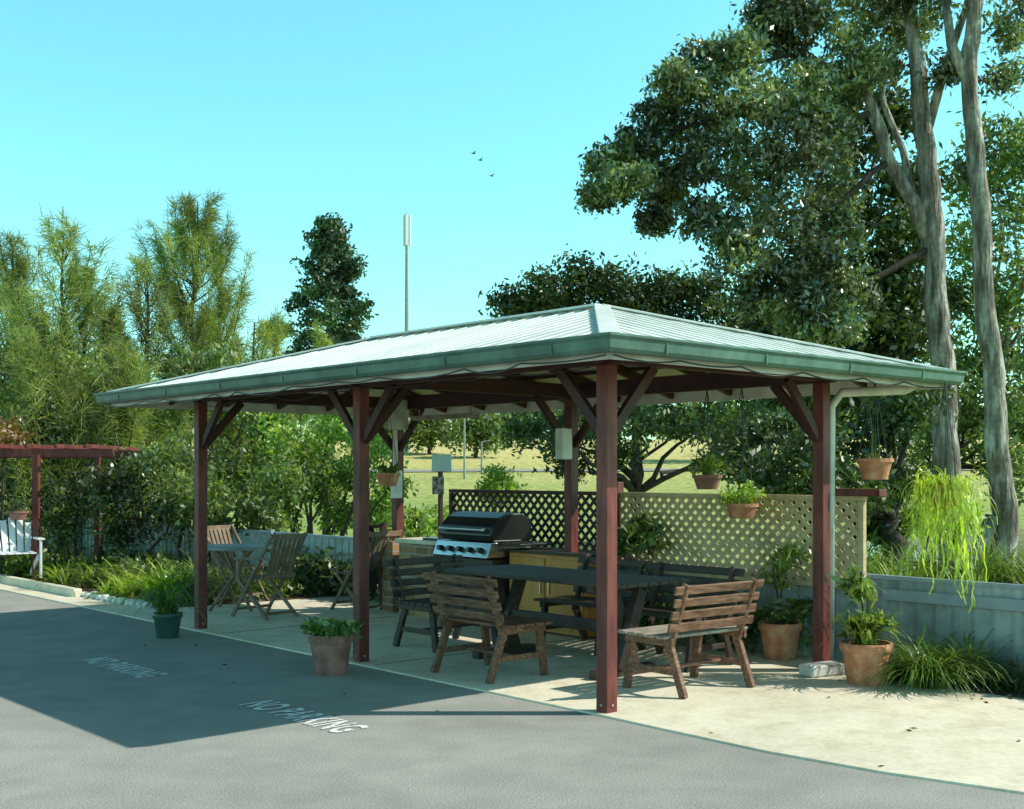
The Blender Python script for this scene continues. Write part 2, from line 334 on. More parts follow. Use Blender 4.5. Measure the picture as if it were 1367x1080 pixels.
for i,(a,q) in enumerate(C4):
    sa=-1 if a==a0 else 1; sq=-1 if q==b0 else 1
    for o_,z in prof: vs.append(L(a+sa*(o_-.01),q+sq*(o_-.01),zE+z))
fs=[]
for i in range(4):
    j=(i+1)%4
    for k_ in range(npf):
        k2=(k_+1)%npf; fs.append((i*npf+k_,i*npf+k2,j*npf+k2,j*npf+k_))
g.add(vs,fs); g.obj('gutter',M['gutter'],gz_,True)
b=MB()
for i in range(7):
    a=a0+.4+i*1.05; b.beam(L(a,b0-.1,zE-.025),L(a,b0-.1,zE-.095),.012,.005,up=E2)
for i in range(4):
    q=b0+.4+i*1.0; b.beam(L(a0-.1,q,zE-.025),L(a0-.1,q,zE-.095),.012,.005,up=E1)
b.obj('gutter_brackets',M['gutter'],gz_,True)
zz=zE-.07
b=MB()
b.beam(L(a0+.0,b0+.04,zz),L(a1,b0+.04,zz),.02,.13); b.beam(L(a0+.04,b0+.052,zz),L(a0+.04,b1-.05,zz),.02,.13)
b.beam(L(a0+.0,b1-.04,zz),L(a1,b1-.04,zz),.02,.13); b.beam(L(a1-.04,b0+.052,zz),L(a1-.04,b1-.052,zz),.02,.13)
b.obj('fascia_boards',M['whitepaint'],gz_,True)
b=MB(); w_=.012
def strip(p,q_,r,s_): b.add([p,q_,r,s_,p+Z*w_,q_+Z*w_,r+Z*w_,s_+Z*w_],[(3,2,1,0),(4,5,6,7),(0,1,5,4),(1,2,6,5),(2,3,7,6),(3,0,4,7)])
zs=zE-.125; ze2=zE-.02
strip(L(a0+.06,b0+.06,zs),L(a1-.06,b0+.06,zs),L(a1-.42,b0+.42,ze2),L(a0+.42,b0+.42,ze2))
strip(L(a0+.06,b1-.06,zs),L(a0+.06,b0+.06,zs),L(a0+.42,b0+.42,ze2),L(a0+.42,b1-.42,ze2))
b.obj('eave_lining',M['soffit'],gz_,True)
b=MB(); b.tube([L(-.45,3.1,2.3),L(-.4,3.05,2.26),L(-.05,2.68,2.24),L(0,2.6,2.12),L(0,2.58,.1)],.037,10)
b.obj('downpipe',M['whitepaint'],gz_,True,smooth=True)
b=MB()
def sagline(pA,pB,nseg,sag,r):
    ts=sorted([0,1]+[min(.97,max(.03,(i+random.uniform(-.3,.3))/nseg)) for i in range(1,nseg)])
    for i in range(len(ts)-1):
        p=pA.lerp(pB,ts[i]); q_=pA.lerp(pB,ts[i+1]); sg=sag*random.uniform(.3,1.3); b.tube([p.lerp(q_,t/6)-Z*sg*(1-(2*t/6-1)**2) for t in range(7)],r,5)
sagline(L(a0-.0,b0-.03,zE-.118),L(a1,b0-.03,zE-.118),10,.035,.006); sagline(L(a0-.03,b0-.0,zE-.118),L(a0-.03,b1,zE-.118),6,.035,.006)
sagline(L(.1,-.05,2.3),L(5.7,-.05,2.3),7,.05,.004)
b.obj('rope_lights',M['wire'],gz_,True)
b=MB(); b.beam(L(2.78,2.3,1.72),L(2.78,2.3,2.02),.14,.1,up=E1); b.obj('switch_box',M['whitepaint'],gz_,True,bevel=.01)
b=MB(); b.beam(L(5.55,2.36,2.08),L(5.55,2.36,2.42),.2,.16,up=E1); b.tube([L(5.6,2.36,2.1),L(5.62,2.38,1.5),L(5.6,2.4,1.3)],.03,8); b.beam(L(5.6,2.38,1.3),L(5.6,2.38,1.62),.1,.1,up=E1); b.obj('meter_box',M['whitepaint'],gz_,True,bevel=.01)
b=MB(); b.beam(L(4.2,2.4,2.2),L(5.3,2.4,2.2),.09,.05); b.tube([L(4.3,2.4,2.3),L(4.3,2.4,2.2)],.01,6); b.tube([L(5.2,2.4,2.3),L(5.2,2.4,2.2)],.01,6); b.obj('batten_light',M['wood_grey'],gz_,True,bevel=.01)
s=empty('notice_sign',L(5.0,2.55,0)); b=MB(); b.beam(L(5.02,2.56,.0),L(5.02,2.56,1.75),.04,.04,up=E1); b.obj('stake',M['beam'],s,True)
b=MB(); b.beam(L(5.12,2.52,1.7),L(4.78,2.52,1.7),.012,.19); b.obj('panel',M['signface'],s,True,bevel=.003)
b=MB(); b.beam(L(5.1,2.51,1.45),L(4.9,2.51,1.45),.012,.2); b.obj('notice',M['signdark'],s,True,bevel=.003)
# ---------------------------------------------------------------- fences
fe=empty('metal_fence',L(0,3.1,0))
b=MB(); vs=[];a=-7.
per=[(0,0),(.05,0),(.065,.018),(.11,.018)]; cols=[]
while a<26:
    for da,dq in per: cols.append((a+da,dq))
    a+=.16
for a_,dq in cols: vs+=[L(a_,3.1-dq,0.0),L(a_,3.1-dq,.72)]
b.add(vs,[(2*i,2*i+2,2*i+3,2*i+1) for i in range(len(cols)-1)]); b.obj('ribbed_sheets',M['fence'],fe,True)
b=MB(); b.beam(L(-7,3.1,.735),L(26,3.1,.735),.05,.035); b.beam(L(-7,3.055,.60),L(-.2,3.055,.60),.03,.09)
for i in range(15): 
    a=-6.6+i*2.3
    b.beam(L(a,3.05,0),L(a,3.05,.78),.06,.06,up=E1)
b.beam(L(-1.72,3.03,0),L(-1.72,3.03,.80),.09,.05,up=E1);b.beam(L(-1.56,3.03,0),L(-1.56,3.03,.76),.05,.05,up=E1)
b.obj('rails_and_posts',M['rail'],fe,True,bevel=.004)
def lattice(name,aA,aB,zA,zBt,q,step,w,mat,framemat):
    e=empty(name,L(aA,q,0)); b=MB()
    for sgn,off in ((1,0),(-1,.009)):
        span=(aB-aA)+(zBt-zA); n=int(span/step)
        for i in range(1,n+1):
            s0=i*step
            if sgn==1: x0=s0-(zBt-zA); z0=0.; x1=s0; z1=zBt-zA
            else: x0=s0; z0=0.; x1=s0-(zBt-zA); z1=zBt-zA
            def clip(x0,z0,x1,z1):
                for lim,gr in ((0,True),(aB-aA,False)):
                    for _ in range(2):
                        if (gr and x0<lim) or (not gr and x0>lim):
                            if abs(x1-x0)<1e-9: return None
                            t=(lim-x0)/(x1-x0)
                            if t<0 or t>1: return None
                            x0,z0=lim,z0+(z1-z0)*t
                        x0,z0,x1,z1=x1,z1,x0,z0
                return x0,z0,x1,z1
            r=clip(x0,z0,x1,z1)
            if r is None: continue
            x0,z0,x1,z1=r
            if abs(x1-x0)<.02: continue
            b.beam(L(aA+x0,q+off,zA+z0),L(aA+x1,q+off,zA+z1),.008,w)
    b.obj('slats',mat,e,True)
    b=MB(); b.beam(L(aA-.03,q,zBt+.01),L(aB+.03,q,zBt+.01),.05,.04); b.beam(L(aA,q,zA-.0),L(aB,q,zA-.0),.045,.04)
    for a in (aA,aB): b.beam(L(a,q-.003,0.02),L(a,q-.003,zBt-.012),.05,.05,up=E1)
    b.obj('frame',framemat,e,True,bevel=.004)
    return e
lattice('lattice_screen',-.02,2.72,.64,1.37,3.03,.11,.043,M['lat_tan'],M['lat_tan'])
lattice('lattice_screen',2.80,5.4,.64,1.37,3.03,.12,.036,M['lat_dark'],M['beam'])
b=MB(); b.beam(L(-.22,3.02,1.43),L(.32,3.02,1.43),.12,.06); b.beam(L(2.75,3.02,1.0),L(2.75,3.02,1.5),.09,.09,up=E1); b.obj('lattice_end_post',M['post'],bevel=.005)
# ---------------------------------------------------------------- furniture
def face(f): return math.atan2(f.y,f.x)-math.pi/2
def bench(a,q,f,w=.9,mats=None,name='wooden_bench'):
    seatm,frm=mats or (M['wood_grey'],M['wood'])
    e=empty(name,L(a,q,.012),face(f)+random.uniform(-.05,.05)); b=MB()
    for i in range(5): b.box((0,.22-i*.098,.42),(w,.082,.022))
    b.obj('seat_slats',seatm,e,bevel=.005)
    b=MB()
    for i in range(4):
        z=.49+i*.09; y=-.235-(z-.42)*.30; R=Euler((math.radians(16),0,0)).to_matrix()
        b.box((0,y,z),(w+ (0.04 if i==3 else 0),.02,.064),R)
    b.obj('back_slats',frm,e,bevel=.006)
    b=MB()
    for sx in (-1,1):
        x=sx*(w/2-.09)
        b.beam((x,.25,0),(x,.19,.41),.04,.06,up=(0,1,0)); b.beam((x,-.32,0),(x,-.16,.41),.04,.06,up=(0,1,0))
        b.beam((x+sx*.03,.23,.385),(x+sx*.03,-.24,.385),.025,.06); b.beam((x-.0,-.17,.30),(x,-.345,.80),.03,.055,up=(0,1,0))
        b.beam((x,.2,.17),(x,-.25,.17),.025,.045)
    b.beam((-(w/2-.1),-.02,.17),((w/2-.1),-.02,.17),.05,.025)
    b.obj('frame',frm,e,bevel=.005); return e
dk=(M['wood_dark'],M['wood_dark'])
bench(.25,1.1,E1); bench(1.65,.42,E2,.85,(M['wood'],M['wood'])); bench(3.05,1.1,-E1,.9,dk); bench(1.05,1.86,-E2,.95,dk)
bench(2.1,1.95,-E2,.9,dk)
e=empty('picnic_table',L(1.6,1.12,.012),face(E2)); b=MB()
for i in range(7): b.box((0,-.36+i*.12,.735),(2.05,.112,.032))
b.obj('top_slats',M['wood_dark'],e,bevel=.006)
b=MB()
for sx in (-.7,.7):
    b.box((sx,0,.695),(.07,.74,.05)); b.beam((sx,-.12,.67),(sx,.12,.06),.07,.1,up=(0,1,0)); b.beam((sx+.073,.12,.67),(sx+.073,-.12,.06),.07,.1,up=(0,1,0)); b.box((sx,0,.035),(.09,.66,.07))
b.box((0,0,.36),(1.4,.05,.1)); b.obj('trestle_legs',M['wood_dark'],e,bevel=.006)
def folding(a,q,f,name='folding_chair'):
    e=empty(name,L(a,q,.012),face(f)); b=MB()
    for i in range(7): b.box((0,.2-i*.065,.43),(.44,.05,.018))
    b.obj('seat_slats',M['teak'],e,bevel=.003)
    b=MB()
    for i in range(6):
        x=-.16+i*.064; b.beam((x,-.23,.47),(x,-.40,.88),.045,.014,up=(0,1,0))
    b.box((0,-.405,.89),(.46,.025,.06)); b.box((0,-.225,.46),(.46,.025,.05)); b.obj('back_slats',M['teak'],e,bevel=.003)
    b=MB()
    for sx in (-1,1):
        b.beam((sx*.235,.27,0),(sx*.235,-.41,.92),.022,.04,up=(0,1,0)); b.beam((sx*.205,-.3,0),(sx*.205,.22,.42),.022,.04,up=(0,1,0))
        b.beam((sx*.25,.2,.64),(sx*.25,-.31,.66),.045,.02); b.beam((sx*.25,.14,.42),(sx*.25,.16,.64),.02,.035,up=(0,1,0))
    b.box((0,-.26,.06),(.4,.025,.03)); b.box((0,.2,.09),(.44,.025,.03)); b.obj('frame',M['teak'],e,bevel=.003)
folding(6.15,1.0,(E1-E2*.15).normalized()); folding(5.95,2.15,(E1-E2*.1).normalized()); folding(7.75,1.55,(-E1+E2*.2).normalized())
e=empty('cafe_table',L(7.0,1.1,.012)); b=MB()
b.lathe((0,0,0),[(.0,.70),(.42,.70),(.435,.71),(.435,.725),(.42,.735),(0,.735)],32); b.obj('top',M['fence'],e,smooth=False)
b=MB()
for t in (45,135,225,315):
    c,s_=math.cos(math.radians(t)),math.sin(math.radians(t)); b.beam((c*.34,s_*.34,0),(-c*.25,-s_*.25,.70),.03,.03)
b.obj('legs',M['teak'],e,bevel=.003)
e=empty('white_garden_chair',(-7.12,17.3,.08),face(Vector((.5,-.85,0)))); b=MB()
for i in range(5): b.box((-.2+i*.1,0,.36),(.085,.5,.02))
for i in range(5):
    x=-.2+i*.1; b.beam((x,-.25,.36),(x*1.15,-.45,.85-abs(x)*.4),.085,.018,up=(0,1,0))
for sx in (-1,1):
    b.box((sx*.3,-.02,.56),(.1,.6,.025)); b.box((sx*.3,.22,.28),(.03,.08,.56)); b.beam((sx*.27,.2,.3),(sx*.27,-.45,.02),.025,.09)
b.obj('slatted_body',M['whiteplastic'],e,bevel=.005)
e=empty('brick_bench',L(5.0,2.45,.012),face(E2)); b=MB(); b.box((0,0,.4),(.62,.5,.8)); b.box((.95-1.55,0.02,.4),(.2,.44,.8)); b.obj('brick_piers',M['brick'],e,bevel=.006)
b=MB(); b.box((0.05,0,.825),(.8,.56,.05)); b.obj('bench_slab',M['concrete'],e,bevel=.01)
e=empty('gas_grill',L(4.08,2.42,.012),face(-E2)); 
b=MB()
prof2=[(-.28,.88),(.25,.88),(.30,.94),(.27,1.04),(.18,1.12),(.05,1.165),(-.12,1.165),(-.25,1.11),(-.28,1.0)]
vs=[(-.42,y,z) for y,z in prof2]+[(.42,y,z) for y,z in prof2]; k=len(prof2)
b.add(vs,[tuple(range(k)),tuple(range(2*k-1,k-1,-1))]+[(i,i+k,(i+1)%k+k,(i+1)%k) for i in range(k)])
b.obj('hood',M['black'],e,bevel=.015)
b=MB(); b.tube([(-.34,.34,1.0),(.34,.34,1.0)],.014,10); b.box((-.34,.31,1.0),(.03,.07,.03)); b.box((.34,.31,1.0),(.03,.07,.03))
b.add([(-.44,.30,.87),(.44,.30,.87),(.44,.36,.72),(-.44,.36,.72),(-.44,-.25,.87),(.44,-.25,.87),(.44,-.25,.72),(-.44,-.25,.72)],[(0,3,2,1),(0,1,5,4),(3,7,6,2),(0,4,7,3),(1,2,6,5),(4,5,6,7)])
b.obj('control_panel',M['steel'],e,bevel=.006)
b=MB()
for i in range(5): b.tube([(-.32+i*.16,.33,.79),(-.32+i*.16,.385,.80)],[.03,.026],12)
b.obj('knobs',M['black'],e)
b=MB(); b.box((-.62,0,.86),(.34,.46,.03)); b.box((.62,0,.86),(.34,.46,.03)); b.obj('side_shelves',M['black'],e,bevel=.008)
b=MB(); b.box((0,.02,.40),(.84,.5,.6)); b.obj('cart',M['wood_dark'],e,bevel=.01)
b=MB()
for sx in(-1,1):
    b.tube([(sx*.38,.2,.1),(sx*.38,.2,0.0)],.03,8); b.tube([(sx*.38,-.2,.1),(sx*.38,-.2,0.0)],.03,8)
b.obj('castors',M['black'],e)
e=empty('timber_cabinet',L(3.05,2.55,.012),face(-E2)); b=MB(); b.box((0,0,.4),(1.1,.45,.76)); b.obj('carcass',M['orange'],e,bevel=.008)
b=MB(); b.box((0,.0,.795),(1.18,.52,.03)); b.obj('benchtop',M['wood_dark'],e,bevel=.006)
b=MB(); b.box((-.27,.232,.4),(.5,.02,.68)); b.box((.27,.232,.4),(.5,.02,.68)); b.obj('doors',M['orange'],e,bevel=.008)
b=MB(); b.box((-.06,.25,.45),(.015,.02,.12)); b.box((.06,.25,.45),(.015,.02,.12)); b.obj('handles',M['steel'],e)
e=empty('garden_hose',L(5.75,2.2,0)); b=MB()
pc=L(5.75,2.18,.62)
for j in range(4):
    r=.2+.015*j; b.tube([pc+E2*(.02*j-.12)+E1*(math.cos(t)*r*.55)+Z*(math.sin(t)*r*1.7-.02*j) for t in [2*math.pi*i/24 for i in range(25)]],.016,7)
b.obj('coiled_hose',M['black'],e,True,smooth=True); b=MB(); b.beam(L(5.75,2.3,.02),L(5.75,2.3,1.02),.06,.06,up=E1); b.beam(L(5.75,2.3,.98),L(5.75,2.02,.98),.05,.04); b.obj('hose_post',M['beam'],e,True)
# ---------------------------------------------------------------- plants
def strappy(c,n,ln,w,lift=75,spread=.05,droopf=1.0):
    out=[]; c=Vector(c)
    for i in range(n):
        az=random.uniform(0,2*math.pi); l=ln*random.uniform(.6,1.15); el=math.radians(min(89,random.gauss(lift,12)))
        p=c+Vector((math.cos(az),math.sin(az),0))*random.uniform(0,spread); sd=Vector((-math.sin(az),math.cos(az),0)); sg=6; st=l/sg
        k_=random.uniform(.6,1.3)*droopf
        for j in range(sg):
            d=Vector((math.cos(az)*math.cos(el),math.sin(az)*math.cos(el),math.sin(el))); p2=p+d*st
            w0=w*(1-.12*j)*.5; w1=w*(1-.12*(j+1))*.5 if j<sg-1 else w*.05
            out+= [p-sd*w0,p+sd*w0,p2+sd*w1,p2-sd*w1]; p=p2; el-=math.radians(17*k_)
    return np.array([tuple(x) for x in out])
def pot(name,x,y,r,h,mat,z=.012):
    e=empty(name,(x,y,z)); b=MB(); b.lathe((0,0,0),[(0,.0),(r*.72,0),(r*.74,.01),(r*.93,h*.8),(r,h*.8),(r*1.03,h*.83),(r*1.03,h*.97),(r,h),(r*.92,h),(r*.9,h*.9)]); pl=b.obj('pot',mat,e,smooth=True)
    md=pl.modifiers.new('es','EDGE_SPLIT'); md.split_angle=math.radians(35)
    b=MB(); b.lathe((0,0,0),[(0,h*.91),(r*.91,h*.9)]); b.obj('soil',M['soil'],e)
    return e
e=pot('potted_plant',-1.435,9.55,.175,.32,M['terra_pink'],0)
quads('foliage',np.concatenate([cloud([((-1.435,9.55,.36),(.19,.19,.05))],26,22,.07,.07,.04,0),strappy((-1.435,9.55,.31),50,.2,.028,50,.1)]),LF['strap'],e)
e=pot('potted_plant',-3.33,11.65,.14,.24,M['pot_green'],0); quads('foliage',strappy((-3.33,11.65,.23),110,.52,.025,62,.08),LF['strap'],e)
e=pot('potted_plant',2.28,10.25,.18,.31,M['terra']); quads('foliage',np.concatenate([cloud([((2.28,10.25,.78),(.16,.16,.2)),((2.38,10.2,.92),(.12,.12,.08))],8,14,.08,.15,.022,.2),strappy((2.3,10.25,.85),26,.3,.014,60,.05),strappy((2.25,10.25,.6),22,.3,.014,50,.05)]),LF['potleaf'],e)
b=MB(); b.tube(wob((2.28,10.25,.28),(2.33,10.22,.98),5,.02),.008,5); b.tube(wob((2.27,10.25,.28),(2.22,10.27,.85),5,.02),.008,5); b.obj('stems',M['bark_dark'],e,True)
e=pot('potted_plant',2.66,9.05,.19,.31,M['terra']); quads('foliage',np.concatenate([cloud([((2.66,9.05,.46),(.18,.18,.1)),((2.60,9.05,.74),(.08,.08,.12))],12,14,.08,.13,.035,.1),strappy((2.66,9.05,.3),70,.42,.028,70,.08),strappy((2.61,9.05,.7),20,.22,.025,50,.03)]),LF['potleaf'],e)
b=MB(); b.tube(wob((2.66,9.05,.28),(2.62,9.05,.85),5,.02),.008,5); b.obj('stem',M['bark_dark'],e,True)
e=pot('potted_plant',*L(2.25,2.75).xy,.15,.72,M['pot_green']); quads('foliage',cloud([(tuple(L(2.25,2.75,1.0)),(.25,.25,.22))],22,18,.1,.12,.05,.2),LF['mid'],e)
b=MB(); b.box((2.42,9.42,.06),(.34,.16,.09),Euler((0,0,.5)).to_matrix()); b.obj('concrete_splash_block',M['whitepaint'],bevel=.015)
p0=Vector((3.24,9.0,.0)); V=[strappy(p0+Vector((random.uniform(-.24,.24),random.uniform(-.15,.15),0)),75,.58,.016,62,.1) for _ in range(14)]
quads('strap_leaf_shrub',np.concatenate(V),LF['strap'])
def weeds(name,regions,mat,ln=.5,w=.02,k=35):
    V=[]
    for c in regions: V.append(strappy(c,k,ln*random.uniform(.7,1.2),w,65,.06))
    return quads(name,np.concatenate(V),mat)
weeds('garden_border_plants',[L(random.uniform(8.9,16),random.uniform(.5,1.5),0) for _ in range(46)],LF['bush'],.5,.035)
weeds('bird_nest_lily',[L(8.3,.85,0),L(8.35,.9,0),L(8.4,.8,0)],LF['lime'],.65,.05,40)
weeds('agapanthus',[L(random.uniform(7.6,9.3),random.uniform(.9,2.6),0) for _ in range(16)],LF['strap'],.6,.03)
weeds('agapanthus',[L(random.uniform(9,18),random.uniform(1.4,2.9),0) for _ in range(46)],LF['strap'],.65,.03)
weeds('fence_line_grass',[L(random.uniform(-5,-1.2),random.uniform(2.7,2.95),0) for _ in range(26)],LF['mid'],.38,.013,28)
quads('groundcover_plants',cloud([(tuple(L(random.uniform(7.8,18),random.uniform(.9,3.0),.15)),(.35,.35,.2)) for _ in range(40)],10,16,.14,.09,.05,.0),LF['mid'])
quads('fence_shrub',cloud([(tuple(L(a,2.85,.3)),(.25,.16,.25)) for a in (.6,1.0,1.7,2.0)],14,20,.12,.1,.04,.0),LF['mid'])
quads('fence_shrub',cloud([(tuple(L(a,2.8,.3)),(.3,.2,.3)) for a in (6.2,6.6,7.0,7.5,8.2,8.8)],18,22,.14,.1,.045,.0),LF['dark'])
weeds('fence_line_fern',[L(a,2.75,.0) for a in (1.2,1.5,2.3,2.6)],LF['mid'],.9,.03,22)
def hang(name,p,r,h,top,mat,fol,mat_l,apex=None):
    e=empty(name,p); b=MB(); b.lathe(p,[(0,-h),(r*.7,-h),(r*.95,-.03),(r*1.05,-.03),(r*1.05,.0),(r*.95,.0),(r*.93,-.03),(0,-.03)],20); b.obj('pot',mat,e,True,smooth=False)
    ap=apex or Vector((p.x,p.y,top)); b=MB()
    for k in range(3):
        t=2*math.pi*k/3+.5; b.tube([Vector(p)+Vector((math.cos(t)*r,math.sin(t)*r,0)),ap],.004,4)
    b.obj('chains',M['wire'],e,True)
    quads('foliage',fol,mat_l,e)
p=W(1168,612,9.75); hang('hanging_basket',p,.14,.17,2.33,M['terra'],np.concatenate([strappy(p,14,.16,.012,70,.08),strappy(p,12,.5,.004,88,.03,droopf=.1)]),LF['mid'])
p=W(944,634,10.9); hang('hanging_basket',p,.13,.13,2.35,M['terra_pink'],np.concatenate([strappy(p,60,.36,.014,60,.08),cloud([(tuple(p+Z*.08),(.12,.12,.06))],8,16,.06,.06,.03)]),LF['potleaf'])
p=W(518,632,13.2); hang('hanging_basket',p,.13,.14,2.3,M['terra'],cloud([(tuple(p+Z*.05),(.1,.1,.05))],8,16,.06,.06,.03),LF['mid'])
p=W(990,672,10.6); hang('hanging_basket',p,.14,.13,2.4,M['terra'],np.concatenate([cloud([(tuple(p+Z*.06),(.2,.2,.08))],18,20,.07,.06,.03,.2),strappy(p,60,.32,.015,50,.1)]),LF['bush'])
p=W(1262,648,9.3); V=[]
for _ in range(190):
    V.append(strappy(p+Vector((random.uniform(-.12,.12),random.uniform(-.12,.12),-.05)),1,random.uniform(.28,.52),.013,random.uniform(35,80),.02,droopf=1.7))
for _ in range(190):
    az=random.uniform(0,6.28); r=random.uniform(.08,.3); q_=p+Vector((math.cos(az)*r,math.sin(az)*r,random.uniform(-.2,.1))); l=random.uniform(.15,.9)*random.uniform(.3,1)
    if math.cos(az)>0: l*=1.25
    ss=[];n_=max(3,int(l/.07)); pp=q_.copy(); dr=Vector((math.cos(az)*.25,math.sin(az)*.25,-1))
    sd=Vector((-math.sin(az),math.cos(az),0))
    for j in range(n_):
        d=(dr+Vector((random.uniform(-.4,.4),random.uniform(-.4,.4),0))).normalized(); p2=pp+d*.07; ss+=[pp-sd*.007,pp+sd*.007,p2+sd*.005,p2-sd*.005]; pp=p2; dr.x*=.7;dr.y*=.7
    V.append(np.array([tuple(x) for x in ss]))
hang('trailing_hanging_plant',p,.13,.16,2.3,M['terra'],np.concatenate(V),LF['lime'],apex=Vector((p.x,p.y,2.30)))
e=empty('garden_pergola',(-7.5,17.6,0)); b=MB()
for x,y in ((-6.95,17.6),(-9.2,17.6),(-6.6,19.2),(-9.2,19.2)): b.beam((x,y,0),(x,y,1.85),.09,.09,up=(0,1,0))
for y in (17.6,19.2): b.beam((-10.5,y,1.88),(-5.85,y+.1,1.88),.06,.12)
for i in range(11): b.beam((-10.3+i*.42,17.2,1.97),(-10.3+i*.42,19.6,1.97),.045,.06)
b.obj('frame',M['post'],e,True,bevel=.006)
p=W(24,682,17.4); hang('hanging_basket',p,.14,.13,1.82,M['terra_pink'],cloud([(tuple(p+Z*.05),(.13,.13,.08))],8,16,.07,.06,.03),LF['mid'])
# ---------------------------------------------------------------- trees
def gz0(x,y): return float(H(x,y))
def blobW(lst,Y,dy=.8):
    out=[]
    for t in lst:
        yy=Y+(t[3] if len(t)>3 else random.uniform(-dy,dy)); c=W(t[0],t[1],yy); r=t[2]/F*yy; out.append(((c.x,c.y,c.z),(r,r,r*.85)))
    return out
GY=21.0
e=empty('gum_tree',(7.6,GY,0)); b=MB()
T1=[W(1262,600,GY),W(1260,500,GY),W(1249,400,GY),W(1246,300,GY),W(1236,200,GY),W(1226,100,GY),W(1213,0,GY),W(1200,-120,GY)]
def rough_path(pts,rad,k,amt):
    P=[];R=[]
    for i in range(len(pts)-1):
        for j in range(k):
            t=j/k; P.append(pts[i].lerp(pts[i+1],t)+Vector((random.uniform(-1,1),random.uniform(-1,1),0))*amt); R.append((rad[i]*(1-t)+rad[i+1]*t)*random.uniform(.93,1.08))
    P.append(pts[-1]); R.append(rad[-1]); return P,R
P,R_=rough_path([Vector((7.75,GY,-.1)),W(1268,680,GY)]+T1,[.28,.25,.21,.2,.19,.19,.165,.135,.11,.08],4,.018); b.tube(P,R_,14)
Lb=[W(1246,330,GY),W(1222,275,GY),W(1188,215,GY),W(1166,150,GY),W(1150,110,GY-.2),W(1120,40,GY-.4)]; P,R_=rough_path(Lb,[.14,.13,.115,.1,.075,.05],3,.02); b.tube(P,R_,10)
b.tube([W(1236,180,GY),W(1262,90,GY),W(1290,10,GY),W(1310,-90,GY)],[.09,.075,.06,.04],8)
b.tube([W(1222,270,GY),W(1205,200,GY+.3),W(1180,140,GY+.3),W(1165,60,GY+.3)],[.07,.06,.05,.03],8)
b.obj('trunk',M['bark'],e,True,smooth=True)
B=blobW([(812,222,24),(796,262,16),(840,205,38),(835,245,28),(880,165,38),(905,110,32),(940,90,38),(985,70,36),(935,150,48),(905,215,46),(875,295,16),(890,255,28),(960,215,52),(1000,145,48),(1010,240,52),(950,290,42),(985,330,42),(1050,290,52),(1040,370,48),(1085,350,48),(1000,395,36),(1060,420,42),(1110,430,42),(1130,390,38),(1060,200,46),(1045,60,40),(1075,15,38),(1120,-20,45),(1020,20,25),(1100,260,45),(1110,310,45),(1060,130,44),(1100,180,40)],GY-.5,1.1)
mains=[[Lb[3],W(1090,165,GY-.3),W(1000,150,GY-.6),W(910,170,GY-.6),W(835,215,GY-.5)],[Lb[2],W(1120,270,GY-.4),W(1020,290,GY-.6),W(940,290,GY-.6)],[Lb[4],W(1075,70,GY-.3),W(980,90,GY-.4)],[Lb[0],W(1150,380,GY-.3),W(1070,380,GY-.5),W(1010,400,GY-.4)]]
b=MB(); nodes=[]
for ml in mains:
    pts=[]
    for i in range(len(ml)-1): pts+=wob(ml[i],ml[i+1],3,.08)[:-1]
    pts.append(ml[-1]); b.tube(pts,taper(.065,.02,len(pts)-1),7); nodes+=pts[2:]
for c,r in B:
    c=Vector(c); h_=min(nodes,key=lambda t:(t-c).length); b.tube(wob(h_,c,4,.1,.08),taper(.022,.008,4),5)
b.obj('limbs',M['bark_dark'],e,True,smooth=True)
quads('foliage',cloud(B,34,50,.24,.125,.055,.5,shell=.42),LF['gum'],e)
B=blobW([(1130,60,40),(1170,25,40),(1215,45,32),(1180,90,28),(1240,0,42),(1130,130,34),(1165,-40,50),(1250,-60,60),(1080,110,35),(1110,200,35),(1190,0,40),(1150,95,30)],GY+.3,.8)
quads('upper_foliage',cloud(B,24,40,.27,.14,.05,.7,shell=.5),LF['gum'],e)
G2=20.
e=empty('gum_tree',(8.1,G2,0)); b=MB()
T2=[W(1335,780,G2),W(1344,700,G2),W(1330,600,G2),W(1327,500,G2),W(1314,400,G2),W(1310,300,G2),W(1302,200,G2),W(1292,100,G2),W(1303,0,G2),W(1312,-100,G2)]
P,R_=rough_path([Vector((T2[0].x,G2,-.4))]+T2,[.31,.25,.2,.2,.175,.165,.155,.15,.13,.12,.09],4,.02); b.tube(P,R_,14); b.tube([W(1325,690,G2),W(1305,740,G2-.1),Vector((7.75,G2-.2,-.1))],[.12,.14,.17],10)
b.tube([W(1292,110,G2),W(1270,60,G2),W(1262,0,G2)],[.1,.08,.06],8); b.obj('trunk',M['bark'],e,True,smooth=True)
B=blobW([(1330,-40,60),(1290,-50,50),(1350,40,26),(1375,-10,50),(1340,100,14),(1265,95,18)],G2)
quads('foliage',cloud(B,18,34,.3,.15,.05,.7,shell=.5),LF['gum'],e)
def masstree(name,base,blobs,mat,bark,l,w,sub=22,ln=45,sr=.35,r0=.15,dr=.3,world_hub=None):
    e=empty(name,base); b=MB(); hub=world_hub or Vector((base[0],base[1],sum(c[2] for c,_ in blobs)/len(blobs)*.55+base[2]*.45))
    b.tube(wob(base,hub,5,.12),taper(r0,r0*.7,5),10)
    for c,r in blobs: b.tube(wob(hub,c,5,.25,.1),taper(r0*.4,.012,5),6)
    b.obj('trunk',bark,e,True,smooth=True)
    quads('foliage',cloud(blobs,sub,ln,sr,l,w,dr,shell=.5),mat,e)
